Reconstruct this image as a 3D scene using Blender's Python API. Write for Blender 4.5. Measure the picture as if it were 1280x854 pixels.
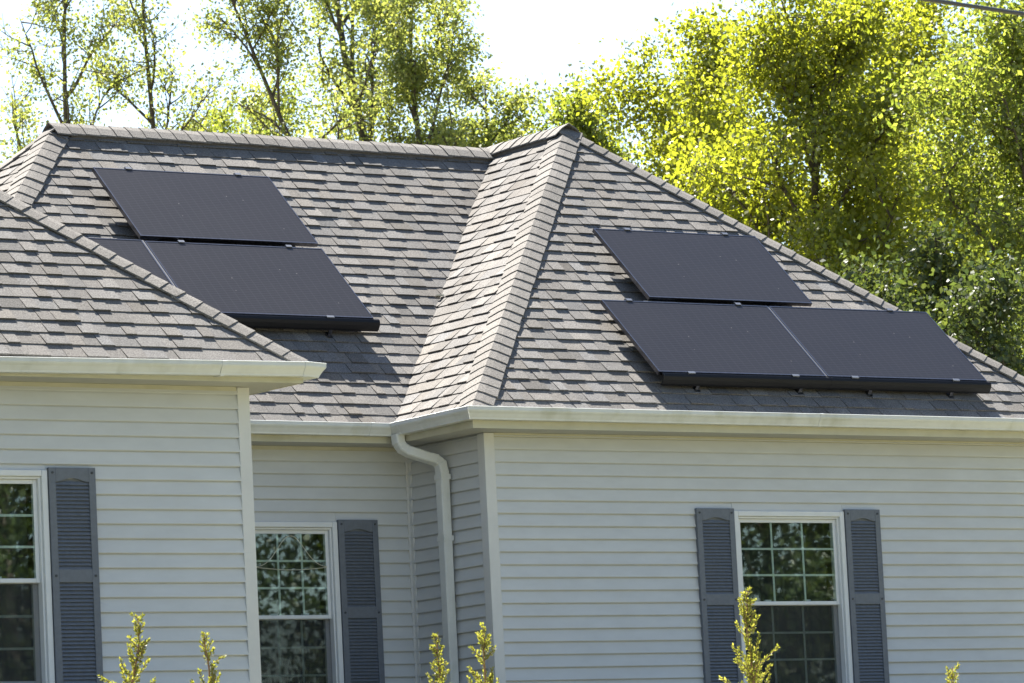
import bpy, math, random
import numpy as np
from mathutils import Vector

# ------------------------------------------------------------------ scene, camera, light
for ob in list(bpy.data.objects):
    bpy.data.objects.remove(ob)
scene = bpy.context.scene
COL = scene.collection
rng = np.random.default_rng(7)
random.seed(7)

EZ = 5.475                      # height of the eaves above the street (camera stands 1.6 m above it)
GZ = 2.70                       # ground level at the house
CAM = Vector((-20.3885, -30.4688, -3.8751 + EZ))
YAW, PITCH, ROLL = 0.5989, 0.1193, -0.0496
F_PX = 5915.4                   # focal length in pixels of a 1280 px wide picture
Fw = Vector((math.sin(YAW) * math.cos(PITCH), math.cos(YAW) * math.cos(PITCH), math.sin(PITCH)))
R0 = Vector((math.cos(YAW), -math.sin(YAW), 0))
U0 = R0.cross(Fw)
Rt = R0 * math.cos(ROLL) + U0 * math.sin(ROLL)
Up = -R0 * math.sin(ROLL) + U0 * math.cos(ROLL)

cam_d = bpy.data.cameras.new("camera")
cam = bpy.data.objects.new("camera", cam_d)
COL.objects.link(cam)
from mathutils import Matrix
m = Matrix((( Rt.x, Up.x, -Fw.x), (Rt.y, Up.y, -Fw.y), (Rt.z, Up.z, -Fw.z))).to_4x4()
m.translation = CAM
cam.matrix_world = m
cam_d.sensor_width = 36.0
cam_d.lens = 36.0 * F_PX / 1280.0
cam_d.clip_start = 0.5
cam_d.clip_end = 3000
cam_d.dof.use_dof = True
cam_d.dof.focus_distance = 38.0
cam_d.dof.aperture_fstop = 11
scene.camera = cam

SUN = Vector((0.099, 0.569, 0.816)).normalized()      # direction towards the sun (behind the roof)
sun_el = math.asin(SUN.z)
sun_az = math.atan2(SUN.x, SUN.y)
world = bpy.data.worlds.new("World")
scene.world = world
world.use_nodes = True
wn = world.node_tree
sky = wn.nodes.new("ShaderNodeTexSky")
sky.sky_type = 'NISHITA'
sky.sun_disc = False
sky.sun_elevation = sun_el
sky.sun_rotation = sun_az
sky.air_density = 1.0
sky.dust_density = 1.0
sky.ozone_density = 2.0
wn.nodes["Background"].inputs[1].default_value = 0.05
wn.links.new(sky.outputs[0], wn.nodes["Background"].inputs[0])
sl = bpy.data.lights.new("sun", 'SUN')
sl.energy = 5.0
sl.angle = math.radians(0.53)
sl.color = (1.0, 0.95, 0.87)
so = bpy.data.objects.new("sun", sl)
COL.objects.link(so)
so.location = (0, 40, 60)
so.rotation_euler = (-SUN).to_track_quat('-Z', 'Y').to_euler()
scene.view_settings.view_transform = 'Standard'
scene.view_settings.look = 'None'
scene.view_settings.gamma = 1.0
scene.view_settings.exposure = 2.3


def at(u, v, dist):
    """point of the place seen at pixel (u, v) of the 1280 px photograph, dist metres from the camera"""
    d = (Fw + Rt * ((u - 640) / F_PX) + Up * ((427 - v) / F_PX)).normalized()
    return CAM + d * dist


# ------------------------------------------------------------------ materials
MATS = {}


def mat(name, base=(.5, .5, .5), rough=.6, metal=0.0, spec=.5, var=None, bump=None, coat=0.0, tint=False):
    """principled material; var = (scale, dark factor, light factor, detail, stretch), bump = (scale, strength, distance)"""
    mt = bpy.data.materials.new(name)
    mt.use_nodes = True
    nt = mt.node_tree
    b = nt.nodes["Principled BSDF"]
    b.inputs["Base Color"].default_value = (*base, 1)
    b.inputs["Roughness"].default_value = rough
    b.inputs["Metallic"].default_value = metal
    b.inputs["Specular IOR Level"].default_value = spec
    if coat:
        b.inputs["Coat Weight"].default_value = coat
        b.inputs["Coat Roughness"].default_value = .05
    col = None
    tc = nt.nodes.new("ShaderNodeTexCoord")
    geo = nt.nodes.new("ShaderNodeNewGeometry")
    if var:
        mp = nt.nodes.new("ShaderNodeMapping")
        nt.links.new(geo.outputs["Position"], mp.inputs[0])
        mp.inputs["Scale"].default_value = var[4] if len(var) > 4 else (1, 1, 1)
        nz = nt.nodes.new("ShaderNodeTexNoise")
        nz.inputs["Scale"].default_value = var[0]
        nz.inputs["Detail"].default_value = var[3]
        nz.inputs["Roughness"].default_value = .65
        nt.links.new(mp.outputs[0], nz.inputs["Vector"])
        cr = nt.nodes.new("ShaderNodeValToRGB")
        cr.color_ramp.elements[0].position = .3
        cr.color_ramp.elements[1].position = .7
        cr.color_ramp.elements[0].color = (*[c * k for c, k in zip(base, np.atleast_1d(var[1]) * np.ones(3))], 1)
        cr.color_ramp.elements[1].color = (*[c * k for c, k in zip(base, np.atleast_1d(var[2]) * np.ones(3))], 1)
        nt.links.new(nz.outputs["Fac"], cr.inputs[0])
        col = cr.outputs[0]
    if tint:
        at_ = nt.nodes.new("ShaderNodeAttribute")
        at_.attribute_name = "tint"
        mx = nt.nodes.new("ShaderNodeMix")
        mx.data_type = 'RGBA'
        mx.blend_type = 'MULTIPLY'
        mx.inputs[0].default_value = 1
        if col is not None:
            nt.links.new(col, mx.inputs[6])
        else:
            mx.inputs[6].default_value = (*base, 1)
        nt.links.new(at_.outputs["Color"], mx.inputs[7])
        col = mx.outputs[2]
    if col is not None:
        nt.links.new(col, b.inputs["Base Color"])
    if bump:
        nb = nt.nodes.new("ShaderNodeTexNoise")
        nb.inputs["Scale"].default_value = bump[0]
        nb.inputs["Detail"].default_value = 4
        nt.links.new(geo.outputs["Position"], nb.inputs["Vector"])
        bp = nt.nodes.new("ShaderNodeBump")
        bp.inputs["Strength"].default_value = bump[1]
        bp.inputs["Distance"].default_value = bump[2]
        nt.links.new(nb.outputs["Fac"], bp.inputs["Height"])
        nt.links.new(bp.outputs[0], b.inputs["Normal"])
    MATS[name] = mt
    return mt


def add_streaks(mt, colour, scale=(9, 9, .8), lo=.52, hi=.75, amount=.6):
    """weather streaks that run down a surface"""
    nt = mt.node_tree
    b = nt.nodes["Principled BSDF"]
    src = b.inputs["Base Color"].links[0].from_socket if b.inputs["Base Color"].links else None
    geo = nt.nodes.new("ShaderNodeNewGeometry")
    mp = nt.nodes.new("ShaderNodeMapping")
    mp.inputs["Scale"].default_value = scale
    nt.links.new(geo.outputs["Position"], mp.inputs[0])
    nz = nt.nodes.new("ShaderNodeTexNoise")
    nz.inputs["Scale"].default_value = 1.0
    nz.inputs["Detail"].default_value = 6
    nt.links.new(mp.outputs[0], nz.inputs["Vector"])
    mr = nt.nodes.new("ShaderNodeMapRange")
    mr.inputs[1].default_value = lo
    mr.inputs[2].default_value = hi
    mr.inputs[4].default_value = amount
    nt.links.new(nz.outputs["Fac"], mr.inputs[0])
    mx = nt.nodes.new("ShaderNodeMix")
    mx.data_type = 'RGBA'
    nt.links.new(mr.outputs[0], mx.inputs[0])
    if src:
        nt.links.new(src, mx.inputs[6])
    else:
        mx.inputs[6].default_value = b.inputs["Base Color"].default_value[:]
    mx.inputs[7].default_value = (*colour, 1)
    nt.links.new(mx.outputs[2], b.inputs["Base Color"])


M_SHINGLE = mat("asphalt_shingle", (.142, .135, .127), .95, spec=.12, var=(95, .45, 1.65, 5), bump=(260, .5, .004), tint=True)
add_streaks(M_SHINGLE, (.075, .070, .066), (1.6, 1.1, .7), .5, .8, .35)
M_DECK = mat("roof_deck", (.10, .092, .085), .95, var=(60, .7, 1.3, 3))
M_SIDING = mat("vinyl_siding", (.525, .545, .558), .55, var=(3, .95, 1.04, 3, (1, 1, 3)), bump=(180, .05, .002))
add_streaks(M_SIDING, (.48, .48, .47), (1.4, 1.4, .7), .5, .8, .35)
M_POST = mat("vinyl_trim", (.575, .585, .585), .5, var=(4, .95, 1.04, 3))
M_GUTTER = mat("gutter_aluminium", (.60, .62, .61), .38, var=(6, .92, 1.04, 4), bump=(14, .15, .004))
add_streaks(M_GUTTER, (.32, .33, .24), (5, 5, 2.5), .52, .75, .5)
M_FASCIA = mat("fascia_cream", (.48, .47, .38), .55, var=(5, .92, 1.03, 3))
add_streaks(M_FASCIA, (.32, .30, .18), (3, 3, 8), .5, .8, .5)
M_SOFFIT = mat("soffit_vinyl", (.40, .40, .38), .6, var=(5, .93, 1.03, 3))
M_WHITE = mat("window_vinyl", (.66, .68, .70), .4, var=(8, .95, 1.02, 3))
M_MUNTIN = mat("muntin_white", (.50, .56, .54), .4)
M_SHUTTER = mat("shutter_slate_blue", (.12, .137, .168), .5, var=(25, .9, 1.12, 4))
M_SCREW = mat("shutter_screw", (.04, .045, .055), .5)
M_ROOM = mat("room_dark", (.05, .048, .045), .9)
M_PFRAME = mat("panel_frame_black", (.15, .15, .165), .28, metal=1.0, var=(40, .8, 1.2, 2))
M_STEEL = mat("mill_aluminium", (.22, .23, .25), .4, metal=.8)
M_SEAM = mat("seam_grey", (.16, .16, .165), .45, metal=.6)
M_SKIRT = mat("skirt_black", (.009, .009, .011), .5, spec=.2)
M_BARK = mat("bark", (.085, .07, .055), .95, var=(9, .6, 1.35, 5, (1, 1, .3)), bump=(30, .6, .02))
M_STEM = mat("young_stem", (.26, .15, .075), .8, var=(40, .8, 1.2, 3))
M_GRASS = mat("lawn", (.19, .178, .10), .95, var=(1.2, .7, 1.3, 6), bump=(40, .8, .05))
M_POLE = mat("pole_wood", (.16, .12, .085), .9, var=(14, .7, 1.2, 4, (1, 1, .15)))
M_CABLE = mat("cable_rubber", (.035, .036, .042), .5)
M_CREAM = mat("pale_cream", (.5, .48, .38), .7)
M_CURTAIN = mat("lace_curtain", (.09, .10, .085), .95)


def leaf_mat(name, c1, c2, tr1, tr2, wt=.5):
    """leaf: diffuse above, translucent against the light, each leaf a little different"""
    mt = bpy.data.materials.new(name)
    mt.use_nodes = True
    nt = mt.node_tree
    nt.nodes.remove(nt.nodes["Principled BSDF"])
    out = nt.nodes["Material Output"]
    geo = nt.nodes.new("ShaderNodeNewGeometry")

    def ramp(a, b):
        r = nt.nodes.new("ShaderNodeValToRGB")
        r.color_ramp.elements[0].color = (*a, 1)
        r.color_ramp.elements[1].color = (*b, 1)
        nt.links.new(geo.outputs["Random Per Island"], r.inputs[0])
        return r.outputs[0]
    d = nt.nodes.new("ShaderNodeBsdfDiffuse")
    nt.links.new(ramp(c1, c2), d.inputs[0])
    t = nt.nodes.new("ShaderNodeBsdfTranslucent")
    nt.links.new(ramp(tr1, tr2), t.inputs[0])
    g = nt.nodes.new("ShaderNodeBsdfGlossy")
    g.inputs["Roughness"].default_value = .45
    mx = nt.nodes.new("ShaderNodeMixShader")
    mx.inputs[0].default_value = wt
    nt.links.new(d.outputs[0], mx.inputs[1])
    nt.links.new(t.outputs[0], mx.inputs[2])
    m2 = nt.nodes.new("ShaderNodeMixShader")
    m2.inputs[0].default_value = .04
    nt.links.new(mx.outputs[0], m2.inputs[1])
    nt.links.new(g.outputs[0], m2.inputs[2])
    nt.links.new(m2.outputs[0], out.inputs["Surface"])
    MATS[name] = mt
    return mt


M_LEAF_MAPLE = leaf_mat("leaf_maple", (.075, .10, .018), (.12, .14, .025), (.28, .33, .018), (.43, .44, .028), .58)
M_LEAF_GREEN = leaf_mat("leaf_green", (.065, .09, .02), (.105, .125, .03), (.22, .30, .03), (.40, .43, .05), .55)
M_LEAF_LOCUST = leaf_mat("leaf_locust", (.10, .13, .04), (.15, .175, .05), (.28, .35, .06), (.46, .47, .09), .5)
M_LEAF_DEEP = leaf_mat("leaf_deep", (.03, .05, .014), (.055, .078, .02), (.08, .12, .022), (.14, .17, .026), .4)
M_LEAF_CEDAR = leaf_mat("leaf_cedar", (.09, .115, .022), (.15, .16, .045), (.24, .27, .02), (.42, .40, .06), .5)


def glass_mat():
    mt = bpy.data.materials.new("window_glass")
    mt.use_nodes = True
    nt = mt.node_tree
    nt.nodes.remove(nt.nodes["Principled BSDF"])
    tr = nt.nodes.new("ShaderNodeBsdfTransparent")
    tr.inputs[0].default_value = (.91, .95, .93, 1)
    gl = nt.nodes.new("ShaderNodeBsdfGlossy")
    gl.inputs["Roughness"].default_value = .012
    gl.inputs["Color"].default_value = (.92, 1, .95, 1)
    geo = nt.nodes.new("ShaderNodeNewGeometry")
    nz = nt.nodes.new("ShaderNodeTexNoise")
    nz.inputs["Scale"].default_value = 2.2
    nt.links.new(geo.outputs["Position"], nz.inputs["Vector"])
    bp = nt.nodes.new("ShaderNodeBump")
    bp.inputs["Strength"].default_value = .05
    bp.inputs["Distance"].default_value = .002
    nt.links.new(nz.outputs["Fac"], bp.inputs["Height"])
    nt.links.new(bp.outputs[0], gl.inputs["Normal"])
    lw = nt.nodes.new("ShaderNodeLayerWeight")
    lw.inputs[0].default_value = .5
    fr = nt.nodes.new("ShaderNodeMath")
    fr.operation = 'POWER'
    nt.links.new(lw.outputs["Facing"], fr.inputs[0])
    fr.inputs[1].default_value = 4.0
    f2 = nt.nodes.new("ShaderNodeMath")
    f2.operation = 'MULTIPLY_ADD'
    f2.use_clamp = True
    nt.links.new(fr.outputs[0], f2.inputs[0])
    f2.inputs[1].default_value = .9
    f2.inputs[2].default_value = .09
    fr = f2
    mx = nt.nodes.new("ShaderNodeMixShader")
    nt.links.new(fr.outputs[0], mx.inputs[0])
    nt.links.new(tr.outputs[0], mx.inputs[1])
    nt.links.new(gl.outputs[0], mx.inputs[2])
    nt.links.new(mx.outputs[0], nt.nodes["Material Output"].inputs["Surface"])
    return mt


M_GLASS = glass_mat()


def screen_mat():
    mt = bpy.data.materials.new("insect_screen")
    mt.use_nodes = True
    nt = mt.node_tree
    b = nt.nodes["Principled BSDF"]
    b.inputs["Base Color"].default_value = (.03, .032, .036, 1)
    b.inputs["Roughness"].default_value = .7
    b.inputs["Alpha"].default_value = .28
    return mt


M_SCREEN = screen_mat()


def lace_pattern():
    """scrolls of a damask weave on the curtain cloth"""
    nt = M_CURTAIN.node_tree
    b = nt.nodes["Principled BSDF"]
    geo = nt.nodes.new("ShaderNodeNewGeometry")
    mp = nt.nodes.new("ShaderNodeMapping")
    mp.inputs["Scale"].default_value = (1, 0, 1)
    nt.links.new(geo.outputs["Position"], mp.inputs[0])
    nz = nt.nodes.new("ShaderNodeTexNoise")
    nz.inputs["Scale"].default_value = 7
    nt.links.new(mp.outputs[0], nz.inputs["Vector"])
    mxv = nt.nodes.new("ShaderNodeMix")
    mxv.data_type = 'VECTOR'
    mxv.inputs[0].default_value = .16
    nt.links.new(mp.outputs[0], mxv.inputs[4])
    nt.links.new(nz.outputs["Color"], mxv.inputs[5])
    v = nt.nodes.new("ShaderNodeTexVoronoi")
    v.feature = 'DISTANCE_TO_EDGE'
    v.inputs["Scale"].default_value = 11
    nt.links.new(mxv.outputs[1], v.inputs["Vector"])
    w = nt.nodes.new("ShaderNodeTexNoise")
    w.inputs["Scale"].default_value = 14
    w.inputs["Detail"].default_value = 5
    nt.links.new(mp.outputs[0], w.inputs["Vector"])
    a = nt.nodes.new("ShaderNodeMath")
    a.operation = 'MULTIPLY'
    nt.links.new(v.outputs["Distance"], a.inputs[0])
    nt.links.new(w.outputs["Fac"], a.inputs[1])
    cr = nt.nodes.new("ShaderNodeValToRGB")
    cr.color_ramp.elements[0].position = .03
    cr.color_ramp.elements[1].position = .12
    cr.color_ramp.elements[0].color = (.028, .032, .026, 1)
    cr.color_ramp.elements[1].color = (.075, .085, .06, 1)
    nt.links.new(a.outputs[0], cr.inputs[0])
    nt.links.new(cr.outputs[0], b.inputs["Base Color"])


lace_pattern()


def cell_mat():
    """black mono cells under textured glass: fine busbars, cell gaps, a film of dust"""
    mt = bpy.data.materials.new("solar_cells")
    mt.use_nodes = True
    nt = mt.node_tree
    b = nt.nodes["Principled BSDF"]
    tc = nt.nodes.new("ShaderNodeTexCoord")
    sp = nt.nodes.new("ShaderNodeSeparateXYZ")
    nt.links.new(tc.outputs["Object"], sp.inputs[0])

    def lines(sock, period, width):
        d = nt.nodes.new("ShaderNodeMath")
        d.operation = 'DIVIDE'
        nt.links.new(sock, d.inputs[0])
        d.inputs[1].default_value = period
        f = nt.nodes.new("ShaderNodeMath")
        f.operation = 'FRACT'
        nt.links.new(d.outputs[0], f.inputs[0])
        s = nt.nodes.new("ShaderNodeMath")
        s.operation = 'LESS_THAN'
        nt.links.new(f.outputs[0], s.inputs[0])
        s.inputs[1].default_value = width
        return s.outputs[0]

    def mixc(fac, a, c2, k):
        mm = nt.nodes.new("ShaderNodeMath")
        mm.operation = 'MULTIPLY'
        nt.links.new(fac, mm.inputs[0])
        mm.inputs[1].default_value = k
        x = nt.nodes.new("ShaderNodeMix")
        x.data_type = 'RGBA'
        nt.links.new(mm.outputs[0], x.inputs[0])
        if isinstance(a, tuple):
            x.inputs[6].default_value = a
        else:
            nt.links.new(a, x.inputs[6])
        x.inputs[7].default_value = c2
        return x.outputs[2]
    c = mixc(lines(sp.outputs["Y"], .026, .4), (.006, .006, .008, 1), (.022, .021, .026, 1), .8)
    c = mixc(lines(sp.outputs["X"], .0832, .10), c, (.05, .049, .055, 1), .22)
    nz = nt.nodes.new("ShaderNodeTexNoise")
    nz.inputs["Scale"].default_value = 1.6
    nz.inputs["Detail"].default_value = 9
    nz.inputs["Roughness"].default_value = .7
    nt.links.new(tc.outputs["Object"], nz.inputs["Vector"])
    c = mixc(nz.outputs["Fac"], c, (.10, .09, .085, 1), .10)
    vo = nt.nodes.new("ShaderNodeTexVoronoi")
    vo.inputs["Scale"].default_value = 7
    nt.links.new(tc.outputs["Object"], vo.inputs["Vector"])
    ls = nt.nodes.new("ShaderNodeMath")
    ls.operation = 'LESS_THAN'
    nt.links.new(vo.outputs["Distance"], ls.inputs[0])
    ls.inputs[1].default_value = .04
    c = mixc(ls.outputs[0], c, (.5, .48, .45, 1), .25)
    nt.links.new(c, b.inputs["Base Color"])
    b.inputs["Roughness"].default_value = .34
    b.inputs["Specular IOR Level"].default_value = .2
    return mt


M_CELL = cell_mat()

# ------------------------------------------------------------------ building helpers
WORLD = {}          # world origin of every parent


def empty(name, loc, label, cat, group=None):
    o = bpy.data.objects.new(name, None)
    o.empty_display_size = .2
    COL.objects.link(o)
    o.location = loc
    WORLD[o] = Vector(loc)
    o["label"] = label
    o["category"] = cat
    if group:
        o["group"] = group
    return o


def link(name, me, parent, origin, label=None):
    o = bpy.data.objects.new(name, me)
    COL.objects.link(o)
    if parent is not None:
        o.parent = parent
        o.location = Vector(origin) - WORLD[parent]
    else:
        o.location = origin
    WORLD[o] = Vector(origin)
    if label:
        o["label"] = label
    return o


class MB:
    """collects faces in world coordinates and links them as one mesh object"""
    def __init__(self):
        self.v, self.f, self.t = [], [], []

    def poly(self, verts, faces, tint=(1, 1, 1)):
        n = len(self.v)
        self.v += [tuple(p) for p in verts]
        self.f += [tuple(i + n for i in f) for f in faces]
        self.t += [tint] * len(verts)
        return self

    def box(self, a, b):
        (x0, y0, z0), (x1, y1, z1) = [min(p, q) for p, q in zip(a, b)], [max(p, q) for p, q in zip(a, b)]
        vs = [(x0, y0, z0), (x1, y0, z0), (x1, y1, z0), (x0, y1, z0), (x0, y0, z1), (x1, y0, z1), (x1, y1, z1), (x0, y1, z1)]
        return self.poly(vs, [(0, 3, 2, 1), (4, 5, 6, 7), (0, 1, 5, 4), (1, 2, 6, 5), (2, 3, 7, 6), (3, 0, 4, 7)])

    def prism(self, pts0, pts1, tint=(1, 1, 1), tint0=None):
        """solid between two rings of equal length"""
        n = len(pts0)
        fs = [tuple(range(n - 1, -1, -1)), tuple(range(n, 2 * n))]
        fs += [(i, (i + 1) % n, n + (i + 1) % n, n + i) for i in range(n)]
        self.poly(list(pts0) + list(pts1), fs, tint)
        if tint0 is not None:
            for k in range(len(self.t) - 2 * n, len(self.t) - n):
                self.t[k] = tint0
        return self

    def tube(self, pts, radii, sides=7):
        pts = [Vector(p) for p in pts]
        rings = []
        for i, p in enumerate(pts):
            d = (pts[min(i + 1, len(pts) - 1)] - pts[max(i - 1, 0)]).normalized()
            a = d.cross(Vector((0, 0, 1)) if abs(d.z) < .9 else Vector((1, 0, 0))).normalized()
            b = d.cross(a)
            rings.append([p + (a * math.cos(t) + b * math.sin(t)) * radii[i] for t in [2 * math.pi * k / sides for k in range(sides)]])
        vs = [q for r in rings for q in r]
        fs = []
        for i in range(len(pts) - 1):
            for k in range(sides):
                k2 = (k + 1) % sides
                fs.append((i * sides + k, i * sides + k2, (i + 1) * sides + k2, (i + 1) * sides + k))
        fs.append(tuple(range(sides - 1, -1, -1)))
        fs.append(tuple((len(pts) - 1) * sides + k for k in range(sides)))
        return self.poly(vs, fs)

    def build(self, name, material, parent=None, origin=None, smooth=False, tint=False, label=None, bevel=0):
        vs = np.array(self.v, float)
        if origin is None:
            origin = vs.mean(0)
        origin = Vector([float(c) for c in origin])
        me = bpy.data.meshes.new(name)
        me.from_pydata((vs - np.array(origin)).tolist(), [], self.f)
        me.materials.append(material)
        if smooth:
            me.polygons.foreach_set("use_smooth", [True] * len(me.polygons))
        if tint:
            ca = me.color_attributes.new("tint", 'FLOAT_COLOR', 'POINT')
            ca.data.foreach_set("color", np.array([(*t, 1) for t in self.t], np.float32).ravel())
        o = link(name, me, parent, origin, label)
        if bevel:
            bm = o.modifiers.new("bevel", 'BEVEL')
            bm.width = bevel
            bm.segments = 2
            bm.limit_method = 'ANGLE'
        return o


def kids(o):
    return [c for c in bpy.data.objects if c.parent == o]


# ------------------------------------------------------------------ ground
def ground_z(x, y):
    t = min(1, max(0, (y + 16) / 14))
    t = t * t * (3 - 2 * t)
    return GZ * t


xs = [-900, -300, -120, -60] + list(np.linspace(-40, 60, 41)) + [90, 160, 320, 900]
ys = [-900, -300, -120, -60] + list(np.linspace(-40, 10, 41)) + [30, 60, 120, 300, 900]
gm = MB()
gm.poly([(x, y, ground_z(x, y)) for y in ys for x in xs],
        [(j * len(xs) + i, j * len(xs) + i + 1, (j + 1) * len(xs) + i + 1, (j + 1) * len(xs) + i) for j in range(len(ys) - 1) for i in range(len(xs) - 1)])
g = gm.build("ground", M_GRASS, smooth=True, origin=(0, 0, 0))
g["kind"] = "structure"

# ------------------------------------------------------------------ the house: plan
h, p, pR, pM, pL = 3.2506, .8925, .9143, .9117, .8936      # half width of the right wing; roof pitches
hm, D1, D2, W, xm, o_ = 3.1378, 1.1226, 2.3922, 2.9867, -1.2595, .3161
hwL = 2.50                                                  # half width of the left wing
XL = -W - 2 * hwL
H_R, H_M, H_L = h * p, hm * pM, hwL * p
yRa = H_R / pR                                              # apex of the right wing
yM = D1 + hm                                                # main ridge
xj = H_M / p                                                # main ridge meets the right wing roof
yLa = -D2 + H_L / pL
YB = yM + hm                                                # rear eaves
house = empty("house", (0, 0, GZ), "grey vinyl sided house with brown shingle hip roofs", "house")


def V(x, y, z):
    return Vector((x, y, z + EZ))


roof = None


class Slope:
    def __init__(self, O, u, d, pitch, plan):
        self.O = Vector(O)
        self.u = Vector(u)
        self.d = Vector(d)
        self.c = 1 / math.hypot(1, pitch)
        self.s = Vector((d[0] * self.c, d[1] * self.c, pitch * self.c))
        self.n = self.u.cross(self.s)
        self.poly = []
        for (x, y) in plan:
            q = Vector((x, y, 0)) - Vector((O[0], O[1], 0))
            self.poly.append((q.dot(self.u), q.dot(self.d) / self.c))
        a = sum(self.poly[i][0] * self.poly[(i + 1) % len(self.poly)][1] - self.poly[(i + 1) % len(self.poly)][0] * self.poly[i][1] for i in range(len(self.poly)))
        if a < 0:
            self.poly.reverse()

    def P(self, a, s, hgt=0.0):
        return self.O + self.u * a + self.s * s + self.n * hgt + Vector((0, 0, EZ))


def clip(subject, clipper):
    out = subject
    n = len(clipper)
    for i in range(n):
        A, B = clipper[i], clipper[(i + 1) % n]
        ex, ey = B[0] - A[0], B[1] - A[1]
        inp, out = out, []
        if not inp:
            return []
        side = [ex * (q[1] - A[1]) - ey * (q[0] - A[0]) for q in inp]
        for k in range(len(inp)):
            k2 = (k + 1) % len(inp)
            if side[k] >= 0:
                out.append(inp[k])
            if (side[k] >= 0) != (side[k2] >= 0):
                t = side[k] / (side[k] - side[k2])
                out.append((inp[k][0] + t * (inp[k2][0] - inp[k][0]), inp[k][1] + t * (inp[k2][1] - inp[k][1])))
    return out


SL = {
    'right_front': Slope((0, 0, 0), (1, 0, 0), (0, 1, 0), pR, [(0, 0), (2 * h, 0), (h, yRa)]),
    'right_side': Slope((0, 0, 0), (0, -1, 0), (1, 0, 0), p, [(0, 0), (h, yRa), (h, D1 + h * hm / xj), (0, D1)]),
    'main_front': Slope((0, D1, 0), (1, 0, 0), (0, 1, 0), pM, [(-W, D1), (0, D1), (xj, yM), (xm, yM), (-3.70, 1.83)]),
    'left_front': Slope((-W, -D2, 0), (1, 0, 0), (0, 1, 0), pL, [(-W, -D2), (-W - hwL, yLa), (XL, -D2)]),
    'main_side': Slope((xm - hm * pM / p, 0, 0), (0, -1, 0), (1, 0, 0), p, [(xm, yM), (-3.72, 1.83), (-3.72, yM + 2.4)]),
    'left_right': Slope((-W, 0, 0), (0, 1, 0), (-1, 0, 0), p, [(-W, -D2), (-W, D1), (-3.70, 1.83), (-3.70, yM + hwL - .71), (-W - hwL, yM), (-W - hwL, yLa)]),
    'left_left': Slope((XL, 0, 0), (0, -1, 0), (1, 0, 0), p, [(XL, -D2), (-W - hwL, yLa), (-W - hwL, yM), (XL, yM + hwL)]),
    'right_right': Slope((2 * h, 0, 0), (0, 1, 0), (-1, 0, 0), p, [(2 * h, 0), (h, yRa), (h, YB), (2 * h, YB)]),
    'rear': Slope((0, YB, 0), (-1, 0, 0), (0, -1, 0), pM, [(2 * h, YB), (h, yM), (xm, yM), (xm - hm, YB)]),
}
# roof decks under the shingles
rm = MB()
for nm, S in SL.items():
    top = [S.P(a, s, -.004) for a, s in S.poly]
    bot = [S.P(a, s, -.05) for a, s in S.poly]
    rm.prism(bot, top)
roof = rm.build("roof", M_DECK, house)

EXPO = .1455
shingle_specs = []


def tint_of():
    r = random.random()
    k = random.gauss(1.0, .07)
    if r < .16:
        k *= .84
    elif r < .30:
        k *= 1.13
    w = random.gauss(0, .015)
    return (k * (1 + w), k, k * (1 - w * 1.4))


def shingle_mesh(S, q, s0, h0, h1):
    def hgt(s):
        t = (s - s0) / (EXPO * 1.2)
        return h0 + (h1 - h0) * t
    top = [S.P(a, s, hgt(s)) for a, s in q]
    bot = [S.P(a, s, -.003) for a, s in q]
    return bot, top


for nm, S in SL.items():
    if nm in ('rear', 'right_right', 'left_left'):
        continue
    smax = max(q[1] for q in S.poly)
    amin, amax = min(q[0] for q in S.poly), max(q[0] for q in S.poly)
    row = 0
    s0 = -.012
    while s0 < smax - .02:
        a = amin - random.uniform(0, .25)
        thick = random.random() < .5
        while a < amax:
            w = random.choice((.09, .11, .13, .16, .19, .22, .14)) * random.uniform(.92, 1.08)
            sj = s0 + random.gauss(0, .0016)
            rect = [(a + .0012, sj), (a + w - .0012, sj), (a + w - .0012, sj + EXPO * 1.2), (a + .0012, sj + EXPO * 1.2)]
            base = S.poly if row else [(q[0], q[1] if q[1] > 1e-6 else -.02) for q in S.poly]
            q = clip(rect, base)
            if len(q) >= 3:
                ar = abs(sum(q[i][0] * q[(i + 1) % len(q)][1] - q[(i + 1) % len(q)][0] * q[i][1] for i in range(len(q)))) / 2
                if ar > 2e-4:
                    h0 = random.uniform(.016, .0195) if thick else random.uniform(.0095, .012)
                    bot, top = shingle_mesh(S, q, sj, h0, .0015)
                    cen = sum(top, Vector()) / len(top)
                    d = cen - CAM
                    w_ = d.dot(Fw)
                    px, py = 640 + F_PX * d.dot(Rt) / w_, 427 - F_PX * d.dot(Up) / w_
                    face = -(d.normalized().dot(S.n))
                    size = ar * max(face, 0) / (w_ * w_)
                    seen = 0 < px < 1280 and 0 < py < 854 and nm != 'left_right'
                    if nm == 'main_front' and px < 381 and py > 241 + .556 * px:
                        seen = False
                    shingle_specs.append((size if seen else 0, nm, bot, top, tint_of(), px, py))
            a += w
            thick = (not thick) if random.random() < .82 else thick
        s0 += EXPO
        row += 1

# shingles hidden under the solar panels do not count among the 300 largest
shingle_specs.sort(key=lambda t: -t[0])


def under_panel(px, py):
    def inside(poly):
        n = len(poly)
        return all((poly[(i + 1) % n][0] - poly[i][0]) * (py - poly[i][1]) - (poly[(i + 1) % n][1] - poly[i][1]) * (px - poly[i][0]) > 0 for i in range(n))
    return inside([(742, 287), (945, 297), (1157, 390), (1236, 492), (826, 480), (751, 374)]) or inside([(117, 212), (338, 224), (468, 412), (270, 400), (100, 300)])


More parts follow.
